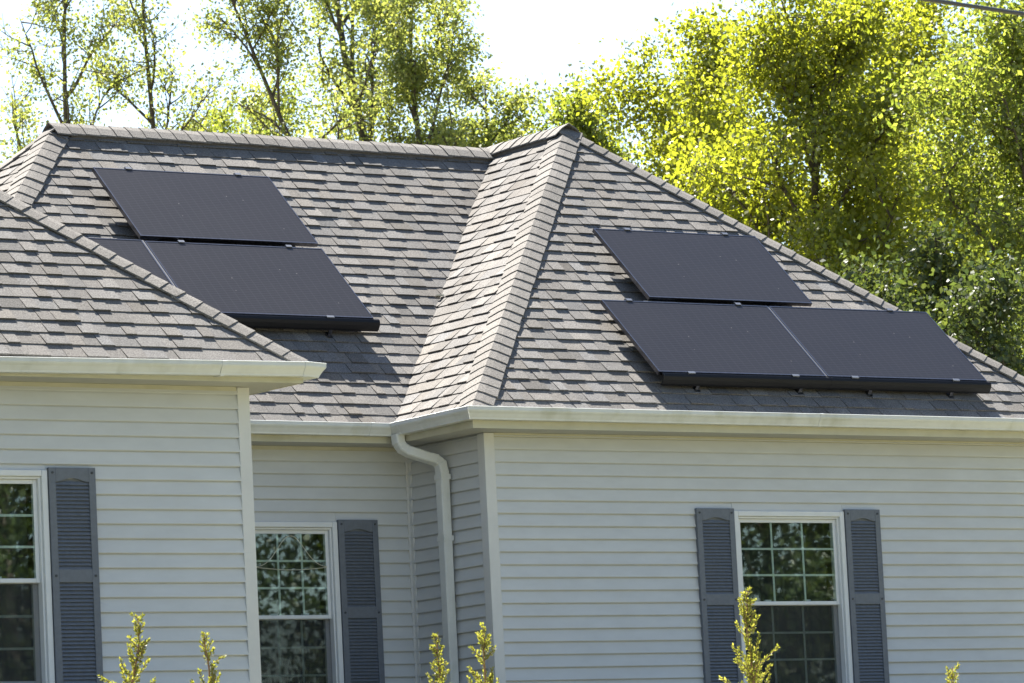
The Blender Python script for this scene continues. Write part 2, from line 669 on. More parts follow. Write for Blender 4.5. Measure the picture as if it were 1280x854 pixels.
stuff = MB()
CORE = (.12, .12, .12)            # cut edge's black asphalt core; the dark tint also deepens the course shadow lines
count = 0
for size, nm, bot, top, tn, px, py in shingle_specs:
    if count < 300 and size > 0 and not under_panel(px, py):
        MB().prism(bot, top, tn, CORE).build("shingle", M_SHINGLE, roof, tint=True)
        count += 1
    else:
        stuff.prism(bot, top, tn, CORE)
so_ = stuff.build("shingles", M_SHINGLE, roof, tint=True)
so_["kind"] = "stuff"


# hip and ridge caps: bent pieces that overlap down the line
def caps(P0, P1, n0, n1, lift=.022, width=.125, start=0.0, clip_end=0.0):
    P0, P1 = Vector(P0), Vector(P1)
    t = (P1 - P0).normalized()
    L = (P1 - P0).length
    n0, n1 = Vector(n0), Vector(n1)
    w0 = t.cross(n0)
    w1 = n1.cross(t)
    up = (n0 + n1).normalized()
    if w0.dot(n1 - n0 * n0.dot(n1)) > 0:
        w0 = -w0
    if w1.dot(n0 - n1 * n1.dot(n0)) > 0:
        w1 = -w1
    s = start
    e = .146
    while s < L - .02:
        e1 = min(s + e * 1.3, L + .02)
        wd = width * random.uniform(.96, 1.04)
        ring = []
        sk = random.gauss(0, .006)
        lf = lift + random.uniform(0, .004)
        for ss, hh in ((s - .004, lf + .006), (e1, lf - .003)):
            c = P0 + t * ss
            row_ = []
            for k, f in ((0, 1.0), (0, .3), (None, 0), (1, .3), (1, 1.0)):
                if k is None:
                    row_.append(c + up * (hh - .004))
                else:
                    w_, n_ = (w0, n0) if k == 0 else (w1, n1)
                    row_.append(c + w_ * wd * f + n_ * (hh + (0 if f == 1 else -.001)) + t * sk * (f if k else -f))
            ring.append(row_)
        lo = [[q - up * .012 for q in r] for r in ring]
        vs = ring[0] + ring[1] + lo[0] + lo[1]
        fs = []
        for i in range(4):
            fs.append((i, i + 1, 5 + i + 1, 5 + i))
            fs.append((10 + i, 15 + i, 15 + i + 1, 10 + i + 1))
            fs.append((i, 10 + i, 10 + i + 1, i + 1))
            fs.append((5 + i, 5 + i + 1, 15 + i + 1, 15 + i))
        fs.append((0, 5, 15, 10))
        fs.append((4, 14, 19, 9))
        k = random.gauss(1.08, .07)
        MB().poly(vs, fs, (k, k * .99, k * .97)).build("ridge_cap", M_SHINGLE, roof, tint=True)
        s += e


nf, ns, nM = SL['right_front'].n, SL['right_side'].n, SL['main_front'].n
nLf, nLr, nMs, nRr, nB = SL['left_front'].n, SL['left_right'].n, SL['main_side'].n, SL['right_right'].n, SL['rear'].n
caps(V(0, 0, 0), V(h, yRa, H_R), ns, nf, width=.15)
caps(V(2 * h, 0, 0), V(h, yRa, H_R), nf, nRr)
caps(V(-W, -D2, 0), V(-W - hwL, yLa, H_L), nLf, nLr)
caps(V(-3.70, 1.83, .648), V(xm, yM, H_M), nMs, nM, width=.15)
caps(V(xm - 1.9, yM + 1.9, H_M - 1.9 * pM), V(xm, yM, H_M), nMs, nB)
caps(V(xm - .05, yM, H_M), V(xj + .05, yM, H_M), nM, nB, lift=.048, width=.15)
caps(V(h, yRa - .06, H_R + .004), V(h, YB - 1.2, H_R + .004), ns, nRr, lift=.045, width=.15)



def vent(P0, P1, n0, n1):
    """the low plastic ridge vent under the caps"""
    up = (n0 + n1).normalized()
    t = (P1 - P0).normalized()
    w = t.cross(up).normalized()
    lo = -.115
    pr = [(-.125, lo + .014), (.125, lo + .014), (.125, lo + .052), (0, .036), (-.125, lo + .052)]
    MB().prism([P0 + w * a + up * b for a, b in pr], [P1 + w * a + up * b for a, b in pr]).build("ridge_vent", M_DECK, roof)


vent(V(xm + .1, yM, H_M), V(xj, yM, H_M), nM, nB)
vent(V(h, yRa + .1, H_R), V(h, YB - 1.3, H_R), ns, nRr)

# ------------------------------------------------------------------ walls and siding
ZT = -.1405                       # top of the walls under the soffit
ZB = GZ - EZ - .1                # walls run into the ground
ROW = .1016
PHASE = -.9796
WT = .745                        # window head below the eaves
WH = 1.53                        # window height
# (name, p0, p1, outward, [(opening x0, x1)], phase)
yR, yMw, yL, xS = o_, D1 + o_, -D2 + o_, o_
xLw = -W - o_
windows = [(2.70, 3.836, yR), (-1.25, -.404, yMw), (-6.054, -4.919, yL)]
JT = .012


def wall_run(kind, c, a0, a1, ops, phase):
    """kind 'front': plane y=c facing -Y, a along x.  kind 'side': plane x=c facing -X, a along y"""
    def P(a, out, z):
        return (a, c - out, z + EZ) if kind == 'front' else (c - out, a, z + EZ)
    bm = MB()

    def slab(b0, b1, z0, z1):
        A = P(b0, -.002, z0)
        B = P(b1, -.12, z1)
        bm.box(A, B)
    cuts = sorted(ops)
    e = a0
    for (x0, x1) in cuts:
        slab(e, x0, ZB, ZT)
        slab(x0, x1, -WT, ZT)
        slab(x0, x1, ZB, -WT - WH)
        e = x1
    slab(e, a1, ZB, ZT)
    w_ = bm.build("wall", M_SIDING, house)
    z = phase
    while z < ZT - .02:
        z += ROW
    rows = []
    while z > ZB + .06:
        z -= ROW
        if z + ROW > ZT + ROW * .98:
            continue
        rows.append(z)
    for z in rows:
        z1 = min(z + ROW, ZT - .001)
        parts = []
        e = a0
        for (x0, x1) in cuts:
            if z1 > -WT - WH and z < -WT:
                parts.append((e, x0))
                e = x1
        parts.append((e, a1))
        for (x0, x1) in cuts:
            if z < -WT < z1 - .012:           # the strip of board left above the window head
                zz = -WT + .001
                f = (zz - z) / (z1 - z)
                ob = .0215 + (.0035 - .0215) * f
                pr = [(.0005, zz), (ob, zz), (.0035, z1 - .001), (.0005, z1 - .001)]
                MB().prism([P(x0 + .001, q[0], q[1]) for q in pr], [P(x1 - .001, q[0], q[1]) for q in pr]).build("siding_board", M_SIDING, w_)
        for (b0, b1) in parts:
            k = random.uniform(-.001, .001)
            t = (z1 - z) / ROW
            prof = [(0.0005, z + .004), (.015, z + .004), (.0165 + k, z), (.020 + k, z), (.0215 + k, z + .004), (.0035 + (1 - t) * .011, z1 - .008), (.0005, z1 - .008)]
            MB().prism([P(b0 + .001, q[0], q[1]) for q in prof], [P(b1 - .001, q[0], q[1]) for q in prof]).build("siding_board", M_SIDING, w_)
    return w_


wr = wall_run('front', yR, xS, 2 * h - o_, [windows[0][:2]], PHASE)
wm = wall_run('front', yMw, xLw - .3, xS, [windows[1][:2]], PHASE + .10 * ROW)
wl = wall_run('front', yL, XL + o_, xLw, [windows[2][:2]], PHASE + .72 * ROW)
ws = wall_run('side', xS, yR, yMw, [], PHASE + .05 * ROW)
# the walls no window opens in: rear, far right, left, and the side of the left wing
bm = MB()
bm.box((2 * h - o_ - .12, yR + .13, ZB + EZ), (2 * h - o_, YB - o_, ZT + EZ))
bm.box((XL + o_, YB - o_ - .12, ZB + EZ), (2 * h - o_ - .13, YB - o_, ZT + EZ))
bm.box((XL + o_, yL + .13, ZB + EZ), (XL + o_ + .12, YB - o_ - .13, ZT + EZ))
bm.box((xLw - .12, yL + .13, ZB + EZ), (xLw, yMw - .01, ZT + EZ))
bm.build("wall", M_SIDING, house)


def corner_post(x, y, sx, sy, w=.075, t=.022):
    """L-shaped outside corner: front flange facing -Y, side flange facing sx"""
    b = MB()
    z0, z1 = ZB + EZ, ZT + EZ - .002
    pr = [(x - sx * w, y - t), (x + sx * t, y - t), (x + sx * t, y + w), (x + sx * .0005, y + w), (x + sx * .0005, y - .0005), (x - sx * w, y - .0005)]
    b.prism([(a, c, z0) for a, c in pr], [(a, c, z1) for a, c in pr])
    return b.build("corner_post", M_POST, house, bevel=.003)


corner_post(xS, yR, -1, 1)
corner_post(xLw, yL, 1, 1)
b = MB()
b.box((xS - .04, yMw - .004, ZB + EZ), (xS - .003, yMw - .020, ZT + EZ - .002))
b.build("corner_post", M_POST, house)
b = MB()
b.box((xS - .020, yMw - .055, ZB + EZ), (xS - .004, yMw - .0205, ZT + EZ - .003))
b.build("corner_post", M_POST, house)
# frieze trim right under the soffit
for (a0, a1, yy) in ((xS + .08, 2 * h - o_ - .01, yR), (xLw + .03, xS - .045, yMw), (XL + o_ + .02, xLw - .08, yL)):
    MB().box((a0, yy - .017, ZT + EZ - .03), (a1, yy - .0015, ZT + EZ - .0005)).build("frieze_trim", M_FASCIA, house)

# soffits and fascias
FB = -.142


def box_part(name, a, b_, m_):
    return MB().box(a, b_).build(name, m_, house)


def eave(name_pts):
    pass


box_part("soffit", (0.02, .021, EZ + FB + .010), (2 * h - .02, o_ + .10, EZ + FB + .002), M_SOFFIT)
box_part("soffit", (0.021, o_ + .101, EZ + FB + .010), (o_ + .1, D1 + .02, EZ + FB + .002), M_SOFFIT)
box_part("soffit", (-W - .1, D1 + .021, EZ + FB + .010), (o_ + .1, D1 + o_ + .1, EZ + FB + .002), M_SOFFIT)
box_part("soffit", (XL + .02, -D2 + .021, EZ + FB + .010), (-W - .02, -D2 + o_ + .1, EZ + FB + .002), M_SOFFIT)
box_part("soffit", (-W - o_ - .05, -D2 + o_ + .101, EZ + FB + .010), (-W - .02, D1 + .02, EZ + FB + .002), M_SOFFIT)
box_part("fascia", (0.0, 0.0, EZ + FB), (2 * h, .020, EZ - .015), M_FASCIA)
box_part("fascia", (0.0, 0.0205, EZ + FB), (.020, D1 - .0005, EZ - .015), M_FASCIA)
box_part("fascia", (-W + .001, D1, EZ + FB), (.020, D1 + .020, EZ - .015), M_FASCIA)
box_part("fascia", (XL, -D2, EZ + FB), (-W - .026, -D2 + .020, EZ - .015), M_FASCIA)
box_part("fascia", (-W - .048, -D2 + .0205, EZ + FB), (-W - .026, D1 - .001, EZ - .015), M_FASCIA)
box_part("fascia", (2 * h - .02, .0205, EZ + FB), (2 * h, YB, EZ - .015), M_FASCIA)
box_part("fascia", (XL, YB - .02, EZ + FB), (2 * h - .021, YB, EZ - .015), M_FASCIA)
box_part("fascia", (XL, -D2 + .0205, EZ + FB), (XL + .02, YB - .021, EZ - .015), M_FASCIA)

# K-style gutters
GP_OUT = [(.000, -.006), (.000, -.096), (.078, -.096), (.082, -.082), (.087, -.074), (.100, -.052), (.114, -.036), (.119, -.026), (.119, -.004), (.122, .0), (.118, .003), (.109, .002)]
GP_IN = [(.109, -.003), (.114, -.006), (.114, -.024), (.110, -.033), (.096, -.048), (.083, -.071), (.078, -.080), (.075, -.092), (.004, -.092), (.004, -.006)]
GPROF = GP_OUT + GP_IN


def gutter(p0, p1, out, m0, m1, z0, z1):
    """a gutter run from p0 to p1 (plan), out = outward normal, m = mitre (+1 outside corner, -1 inside, 0 square)"""
    p0, p1, out = Vector((*p0, 0)), Vector((*p1, 0)), Vector((*out, 0))
    d = (p1 - p0).normalized()
    r0 = [p0 + out * (.002 + a) - d * (m0 * a) + Vector((0, 0, EZ + z + z0)) for a, z in GPROF]
    r1 = [p1 + out * (.002 + a) + d * (m1 * a) + Vector((0, 0, EZ + z + z1)) for a, z in GPROF]
    g_ = MB().prism(r0, r1).build("gutter", M_GUTTER, house)
    return g_


def gutter_seam(g_, pos, d, out, z):
    pos, d, out = Vector((*pos, 0)), Vector((*d, 0)), Vector((*out, 0))
    pr = [(a + .0035 * (1 if i > 1 else 0), zz - (.003 if i < 3 else 0)) for i, (a, zz) in enumerate(GP_OUT)]
    inn = [(a - .002, zz + .002) for a, zz in reversed(GP_OUT)]
    pts = pr + inn
    r0 = [pos - d * .016 + out * (.002 + a) + Vector((0, 0, EZ + zz + z)) for a, zz in pts]
    r1 = [pos + d * .016 + out * (.002 + a) + Vector((0, 0, EZ + zz + z)) for a, zz in pts]
    MB().prism(r0, r1).build("gutter_joint", M_GUTTER, g_)


g1 = gutter((0, 0), (2 * h, 0), (0, -1), 1, 1, .014, .010)
gutter_seam(g1, (3.35, 0), (1, 0), (0, -1), .012)
g2 = gutter((0, D1), (0, 0), (-1, 0), -1, 1, .004, .014)
gutter_seam(g2, (0, .92), (0, 1), (-1, 0), .006)
g3 = gutter((-W + .135, D1), (0, D1), (0, -1), 0, -1, .010, .004)
gutter_seam(g3, (-.28, D1), (1, 0), (0, -1), .005)
g4 = gutter((XL, -D2), (-W - .06, -D2), (0, -1), 1, 0, -.055, -.008)
gutter_seam(g4, (-3.72, -D2), (1, 0), (0, -1), -.017)
g5 = gutter((-W - .06, -D2), (-W - .025, -D2), (0, -1), 0, 1, -.006, -.016)
g6 = gutter((-W - .025, -D2), (-W - .025, D1 - .15), (1, 0), 1, 0, -.016, -.01)
gutter_seam(g5, (-W - .06, -D2), (1, 0), (0, -1), -.008)
g7 = gutter((2 * h, 0), (2 * h, YB), (1, 0), 1, 0, .010, .0)


# ------------------------------------------------------------------ downspout
def downspout():
    # path in plan and height: outlet under the side gutter, elbow back to the wall, straight run down
    pts = [(-.055, 1.00, -.085), (-.052, .995, -.15), (-.03, .98, -.195), (.01, .955, -.225), (.13, .885, -.275), (.195, .85, -.30), (.228, .832, -.335), (.238, .828, -.40), (.238, .828, ZB)]
    a, b_ = .050, .040          # half sizes: along y, along x
    b = MB()
    rings = []
    P = [Vector(q) for q in pts]
    side = Vector((0, 1, 0))
    for i, q in enumerate(P):
        d = (P[min(i + 1, len(P) - 1)] - P[max(i - 1, 0)]).normalized()
        s = (side - d * side.dot(d)).normalized()
        t = d.cross(s).normalized()
        c = .78
        ring = []
        for (u_, w_) in ((-1, -c), (-1, c), (-c, 1), (c, 1), (1, c), (1, -c), (c, -1), (-c, -1)):
            ring.append(q + s * a * u_ + t * b_ * w_ + Vector((0, 0, EZ)))
        rings.append(ring)
    ds = None
    straight = MB()
    straight.prism(rings[-2], rings[-1])
    ds = straight.build("downspout", M_GUTTER, house)
    el = MB()
    n = 8
    sub = rings[:-1]
    # the elbow is crimped: thin ribs across its bends
    full = []
    for i in range(len(sub) - 1):
        for k in range(4):
            f = k / 4
            r_ = [A.lerp(B, f) for A, B in zip(sub[i], sub[i + 1])]
            c = sum(r_, Vector()) / n
            sc = .955 if (k % 2 and i in (1, 2, 4, 5)) else 1.0
            full.append([c + (q - c) * sc for q in r_])
    full.append(sub[-1])
    vs = [q for r_ in full for q in r_]
    fs = [(i * n + k, i * n + (k + 1) % n, (i + 1) * n + (k + 1) % n, (i + 1) * n + k) for i in range(len(full) - 1) for k in range(n)]
    el.poly(vs, fs)
    el.build("elbow", M_GUTTER, ds)
    # sleeve joint and strap
    c0 = Vector((.238, .828, EZ))
    for zz in (-.44, -.93):
        MB().box((c0.x - b_ - .004, c0.y - a - .004, EZ + zz - .02), (c0.x + b_ + .004, c0.y + a + .004, EZ + zz + .02)).build("sleeve", M_GUTTER, ds)


downspout()


# ------------------------------------------------------------------ windows
def window(x0, x1, y, lbl=None, cord=None, stringed=False):
    z1 = EZ - WT
    z0 = z1 - WH
    zm = EZ - 1.495             # meeting rail
    root = MB()
    fw = .044
    # casing ring
    def ring(b, a0, a1, c0, c1, w, ya, yb):
        b.box((a0, ya, c0), (a0 + w, yb, c1))
        b.box((a1 - w, ya, c0), (a1, yb, c1))
        b.box((a0 + w + .0005, ya, c1 - w), (a1 - w - .0005, yb, c1))
        b.box((a0 + w + .0005, ya, c0), (a1 - w - .0005, yb, c0 + w))
    ring(root, x0, x1, z0, z1, fw, y - .034, y + .07)
    win = root.build("window", M_WHITE, house, bevel=.006)
    st = MB()
    ring(st, x0 + fw + .001, x1 - fw - .001, z0 + fw + .001, z1 - fw - .001, .016, y - .012, y + .095)
    st.build("frame", M_WHITE, win, bevel=.002)
    sill = MB()
    sill.box((x0 - .02, y - .06, z0 - .03), (x1 + .02, y + .01, z0 - .001))
    sill.build("sill", M_WHITE, win, bevel=.004)
    a0, a1 = x0 + fw + .018, x1 - fw - .018

    def sash(c0, c1, yy, w, m_):
        b = MB()
        ring(b, a0, a1, c0, c1, w, yy, yy + .03)
        s_ = b.build("sash", M_WHITE, win, bevel=.003)
        g0, g1_, e0, e1 = a0 + w, a1 - w, c0 + w, c1 - w
        for k in (1, 2):
            xx = g0 + (g1_ - g0) * k / 3
            MB().box((xx - .0085, yy + .007, e0 + .001), (xx + .0085, yy + .013, e1 - .001)).build("muntin", m_, win)
            zz = e0 + (e1 - e0) * k / 3
            MB().box((g0 + .001, yy + .0075, zz - .0085), (g1_ - .001, yy + .0125, zz + .0085)).build("muntin", m_, win)
        for i in range(3):
            for k in range(3):
                q0, q1 = g0 + (g1_ - g0) * i / 3, g0 + (g1_ - g0) * (i + 1) / 3
                r0, r1 = e0 + (e1 - e0) * k / 3, e0 + (e1 - e0) * (k + 1) / 3
                MB().box((q0 + .0003, yy + .002, r0 + .0003), (q1 - .0003, yy + .005, r1 - .0003)).build("pane", M_GLASS, win)
        return s_
    sash(zm - .018, z1 - fw - .018, y + .012, .030, M_MUNTIN)
    sash(z0 + fw + .018, zm + .014, y + .055, .036, M_MUNTIN)
    # insect screen before the lower sash
    MB().box((a0 + .004, y + .034, z0 + fw + .02), (a1 - .004, y + .035, zm - .022)).build("insect_screen", M_SCREEN, win)
    # sash locks
    for k in (.3, .7):
        xx = a0 + (a1 - a0) * k
        MB().box((xx - .03, y + .050, zm + .0145), (xx + .03, y + .075, zm + .028)).build("sash_lock", M_WHITE, win)
    # room behind, and the lace curtain
    b = MB()
    d0, d1 = y + .125, y + 1.0
    q0, q1 = x0 - .05, x1 + .05
    w0, w1 = z0 - .1, z1 + .1
    for A, B in (((q0, d1, w0), (q1, d1 + .02, w1)), ((q0 - .02, d0, w0), (q0, d1, w1)), ((q1, d0, w0), (q1 + .02, d1, w1)), ((q0, d0, w0 - .02), (q1, d1, w0)), ((q0, d0, w1), (q1, d1, w1 + .02))):
        b.box(A, B)
    b.build("room", M_ROOM, win)
    cm = MB()
    n = 60
    vs, fs = [], []
    for i in range(n + 1):
        xx = a0 + (a1 - a0) * i / n
        yy = y + .19 + .012 * math.sin(i * .9) + .008 * math.sin(i * .37 + 1)
        vs += [(xx, yy, z0 + .02), (xx, yy, z1 - .01), (xx, yy + .003, z0 + .02), (xx, yy + .003, z1 - .01)]
    for i in range(n):
        k = 4 * i
        fs += [(k, k + 4, k + 5, k + 1), (k + 2, k + 3, k + 7, k + 6)]
    cm.poly(vs, fs)
    cm.build("curtain", M_CURTAIN, win, smooth=True)
    return win, a0, a1, zm, z1


def shutter(x0, x1, y):
    z1 = EZ - .728
    z0 = z1 - 1.56
    y0, y1 = y - .045, y - .015
    st = .052
    zr = z1 - .742              # centre of the middle rail
    b = MB()
    b.box((x0, y1 - .006, z0), (x1, y1, z1))                         # back plate
    b.box((x0, y0, z0), (x0 + st, y1 - .006, z1))
    b.box((x1 - st, y0, z0), (x1, y1 - .006, z1))
    m0, m1 = x0 + st + .0004, x1 - st - .0004
    b.box((m0, y0, zr - .045), (m1, y1 - .0065, zr + .045))
    b.box((m0, y0, z0), (m1, y1 - .0065, z0 + .085))
    # top rail with a shallow arch cut in its lower edge
    n = 14
    up, lo = [], []
    for i in range(n + 1):
        t = i / n
        xx = m0 + (m1 - m0) * t
        arch = .024 * max(0, math.cos((t - .5) * math.pi * 1.15)) ** 1.3
        lo.append((xx, z1 - .098 + arch))
        up.append((xx, z1))
    pr = lo + up[::-1]
    b.prism([(a, y0, c) for a, c in pr], [(a, y1 - .0065, c) for a, c in pr])
    sh = b.build("shutter", M_SHUTTER, house, bevel=.002)
    # louvres
    lm = None
    for (c0, c1) in ((zr + .045, z1 - .092), (z0 + .085, zr - .045)):
        nn = int((c1 - c0) / .0262)
        stp = (c1 - c0) / nn
        for i in range(nn):
            zc = c0 + stp * (i + .5)
            if lm is None:
                q = MB()
                pr = [(y0 + .003, zc - .013), (y0 + .006, zc - .0155), (y1 - .007, zc + .006), (y1 - .007, zc + .012), (y1 - .010, zc + .012)]
                q.prism([(m0 - .002, a, c) for a, c in pr], [(m1 + .002, a, c) for a, c in pr])
                ob = q.build("louver", M_SHUTTER, sh, origin=((m0 + m1) / 2, y0, zc))
                lm = ob.data
            else:
                link("louver", lm, sh, ((m0 + m1) / 2, y0, zc))
    for (sx, sz) in ((x0 + .028, z1 - .035), (x1 - .028, z1 - .035), (x0 + .028, zr), (x1 - .028, zr), (x0 + .028, z0 + .035), (x1 - .028, z0 + .035)):
        MB().tube([(sx, y0 - .005, sz), (sx, y0 + .004, sz)], [.009, .010], 8).build("screw", M_SCREW, sh)
    return sh


win_r = window(*windows[0])
win_m = window(*windows[1])
win_l = window(*windows[2])
shutter(2.317, 2.696, yR)
shutter(3.840, 4.205, yR)
shutter(-.400, -.028, yMw)
shutter(-1.63, -1.254, yMw)
shutter(-4.915, -4.552, yL)
shutter(-6.43, -6.058, yL)

# thin cream tubes standing in for wire reflections in the middle window
x0, x1 = windows[1][:2]
_, a0, a1, zm, z1 = win_m
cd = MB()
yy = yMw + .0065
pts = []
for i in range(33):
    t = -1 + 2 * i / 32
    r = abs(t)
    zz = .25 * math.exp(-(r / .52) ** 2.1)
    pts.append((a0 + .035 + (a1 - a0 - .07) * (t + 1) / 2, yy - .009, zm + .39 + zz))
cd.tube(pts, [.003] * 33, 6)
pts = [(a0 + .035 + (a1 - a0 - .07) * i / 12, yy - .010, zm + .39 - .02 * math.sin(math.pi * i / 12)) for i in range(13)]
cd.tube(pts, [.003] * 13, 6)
oc = cd.build("wire_reflection", M_CREAM, None, smooth=True)
oc["label"] = "thin cream line modelled as a wire reflection across the window beside the downspout"
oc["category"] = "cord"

# ------------------------------------------------------------------ solar panels
PW, PH, OFF = 1.7006, 1.0144, .1495


def panel(S, a0, s0, w, hh, label, group, off=OFF, clamps_top=(), clamps_bottom=()):
    c = S.P(a0 + w / 2, s0 + hh / 2, off)
    root = empty("solar_panel", S.P(a0 + w / 2, s0 + hh / 2, 0), label, "solar panel", group)
    fr = MB()
    T = .035

    def slab(b, u0, u1, v0, v1, n0, n1):
        b.prism([S.P(u, v_, n0) for u, v_ in ((u0, v0), (u1, v0), (u1, v1), (u0, v1))], [S.P(u, v_, n1) for u, v_ in ((u0, v0), (u1, v0), (u1, v1), (u0, v1))])
    e = .011
    slab(fr, a0, a0 + w, s0, s0 + e, off - T, off)
    slab(fr, a0, a0 + w, s0 + hh - e, s0 + hh, off - T, off)
    slab(fr, a0, a0 + e, s0 + e + .0003, s0 + hh - e - .0003, off - T, off)
    slab(fr, a0 + w - e, a0 + w, s0 + e + .0003, s0 + hh - e - .0003, off - T, off)
    fr.build("frame", M_PFRAME, root)
    # laminate, built in its own axes so that the cell grid runs with the panel
    me = bpy.data.meshes.new("cells")
    X, Y = (w / 2 - e - .0004), (hh / 2 - e - .0004)
    me.from_pydata([(-X, -Y, -.008), (X, -Y, -.008), (X, Y, -.008), (-X, Y, -.008), (-X, -Y, -.0022), (X, -Y, -.0022), (X, Y, -.0022), (-X, Y, -.0022)], [],
                   [(0, 3, 2, 1), (4, 5, 6, 7), (0, 1, 5, 4), (1, 2, 6, 5), (2, 3, 7, 6), (3, 0, 4, 7)])
    me.materials.append(M_CELL)
    ob = link("cells", me, root, c)
    ob.rotation_euler = Matrix((S.u, S.s, S.n)).transposed().to_euler()
    for q in clamps_top:
        b = MB()
        slab(b, a0 + q - .028, a0 + q + .028, s0 + hh - .006, s0 + hh + .022, off - .03, off + .007)
        slab(b, a0 + q - .014, a0 + q + .014, s0 + hh + .0225, s0 + hh + .05, off - .06, off - .012)
        b.build("clamp", M_STEEL, root)
    for q in clamps_bottom:
        b = MB()
        slab(b, a0 + q - .035, a0 + q + .035, s0 - .018, s0 + .007, off - .03, off + .005)
        b.build("clamp", M_STEEL, root)
    # feet that carry the panel on the roof
    for q in (.28, w - .30):
        for v_ in (.14, hh - .16):
            b = MB()
            slab(b, a0 + q - .02, a0 + q + .02, s0 + v_ - .02, s0 + v_ + .02, .004, off - T - .0005)
            slab(b, a0 + q - .05, a0 + q + .05, s0 + v_ - .04, s0 + v_ + .06, .0165, .022)
            b.build("foot", M_PFRAME, root)
    return root


def skirt(S, a0, a1, s0, label, off=OFF, feet=(), joint=None):
    root = empty("array_skirt", S.P((a0 + a1) / 2, s0 - .03, 0), label, "panel skirt", "black skirts along the panel rows")
    prof = [(s0 - .0005, off - .006), (s0 - .022, off - .005), (s0 - .042, off - .016), (s0 - .055, off - .040), (s0 - .060, off - .075), (s0 - .056, off - .098), (s0 - .044, off - .100), (s0 - .047, off - .075), (s0 - .042, off - .044), (s0 - .030, off - .026), (s0 - .0005, off - .018)]
    b = MB()
    b.prism([S.P(a0, u, v_) for u, v_ in prof], [S.P(a1, u, v_) for u, v_ in prof])
    b.build("skirt_profile", M_SKIRT, root)
    for q in feet:
        b = MB()
        b.prism([S.P(q + da, s_, .017) for da, s_ in ((-.022, s0 - .085), (.022, s0 - .085), (.022, s0 - .02), (-.022, s0 - .02))],
                [S.P(q + da, s_, .024) for da, s_ in ((-.022, s0 - .085), (.022, s0 - .085), (.022, s0 - .02), (-.022, s0 - .02))])
        b.prism([S.P(q + da, s_, .0245) for da, s_ in ((-.016, s0 - .062), (.016, s0 - .062), (.016, s0 - .05), (-.016, s0 - .05))],
                [S.P(q + da, s_, off - .02) for da, s_ in ((-.016, s0 - .043), (.016, s0 - .043), (.016, s0 - .03), (-.016, s0 - .03))])
        b.build("foot", M_PFRAME, root)
    if joint is not None:
        b = MB()
        pr = [(u - .002 if i < 6 else u, v_ + .001) for i, (u, v_) in enumerate(prof)]
        b.prism([S.P(joint - .008, u, v_) for u, v_ in pr], [S.P(joint + .008, u, v_) for u, v_ in pr])
        b.build("joint", M_SKIRT, root)
    return root


def rail(S, a0, a1, s0, label, off=OFF):
    b = MB()
    pr = [(s0 - .008, off - .045), (s0 + .010, off - .045), (s0 + .010, off - .018), (s0 - .008, off - .018)]
    b.prism([S.P(a0, u, v_) for u, v_ in pr], [S.P(a1, u, v_) for u, v_ in pr])
    o = b.build("mounting_rail", M_STEEL, None)
    o["label"] = label
    o["category"] = "rail"
    o["group"] = "rails between the panel rows"


SR, SM = SL['right_front'], SL['main_front']
ax, as_, ax2 = 1.9503, .3818, 2.4593
panel(SR, ax, as_, PW, PH, "black solar panel above a skirt, beside the hip of the bright slope", "panels on the right wing", clamps_top=(.28, 1.40), clamps_bottom=(.32, 1.38))
pan2 = panel(SR, ax + PW + .02, as_, PW, PH, "black solar panel nearest the hip that runs down before the leafy trees", "panels on the right wing", clamps_top=(1.30,), clamps_bottom=(.28, 1.36))
panel(SR, ax2, as_ + PH + .05, PW, PH, "black solar panel alone in the upper row above two others", "panels on the right wing", off=OFF + .012, clamps_top=(.35, 1.38), clamps_bottom=())
b = MB()
pr = [(ax + PW + .003, 0), (ax + PW + .017, 0), (ax + PW + .017, PH), (ax + PW + .003, PH)]
b.prism([SR.P(a, as_ + s_, OFF - .02) for a, s_ in pr], [SR.P(a, as_ + s_, OFF - .003) for a, s_ in pr])
b.build("seam_strip", M_SEAM, pan2)
skirt(SR, ax + .03, ax + 2 * PW + .05, as_, "long black skirt below the two side by side solar panels", feet=(ax + .40, ax + 1.45, ax + 2.18, ax + 3.05), joint=ax + PW + .05)
rail(SR, ax2 - .06, ax2 + .28, as_ + PH + .024, "short bare rail end below the corner of the single upper panel")
bx, bs, bx2 = -1.3162, 1.2993, -1.3237
panel(SM, bx, bs - .012, PW, PH, "black solar panel with a skirt, directly below another panel of equal width", "panels on the main roof", off=OFF + .018, clamps_top=(.35, 1.38), clamps_bottom=(1.28,))
panel(SM, bx2, bs + PH + .05, PW, PH, "black solar panel just below the long main ridge", "panels on the main roof", off=OFF + .026, clamps_top=(.34, 1.40))
pan3 = panel(SM, bx - 1.0144 - .02, bs + PH - PW, 1.0144, PW, "black solar panel half hidden behind the hip of the gutter-edged front wing", "panels on the main roof", off=OFF + .018)
b = MB()
pr = [(bx - .017, 0), (bx - .003, 0), (bx - .003, PH), (bx - .017, PH)]
b.prism([SM.P(a, bs + s_, OFF - .002) for a, s_ in pr], [SM.P(a, bs + s_, OFF + .015) for a, s_ in pr])
b.build("seam_strip", M_SEAM, pan3)
skirt(SM, bx + .03, bx + PW + .05, bs - .012, "black skirt below the solar panel that partly hides behind a hip", off=OFF + .018, feet=(bx + 1.30, bx + .25))
rail(SM, bx2 - .09, bx2 + .2, bs + PH + .024, "short bare rail end below the corner of the panel under the main ridge")

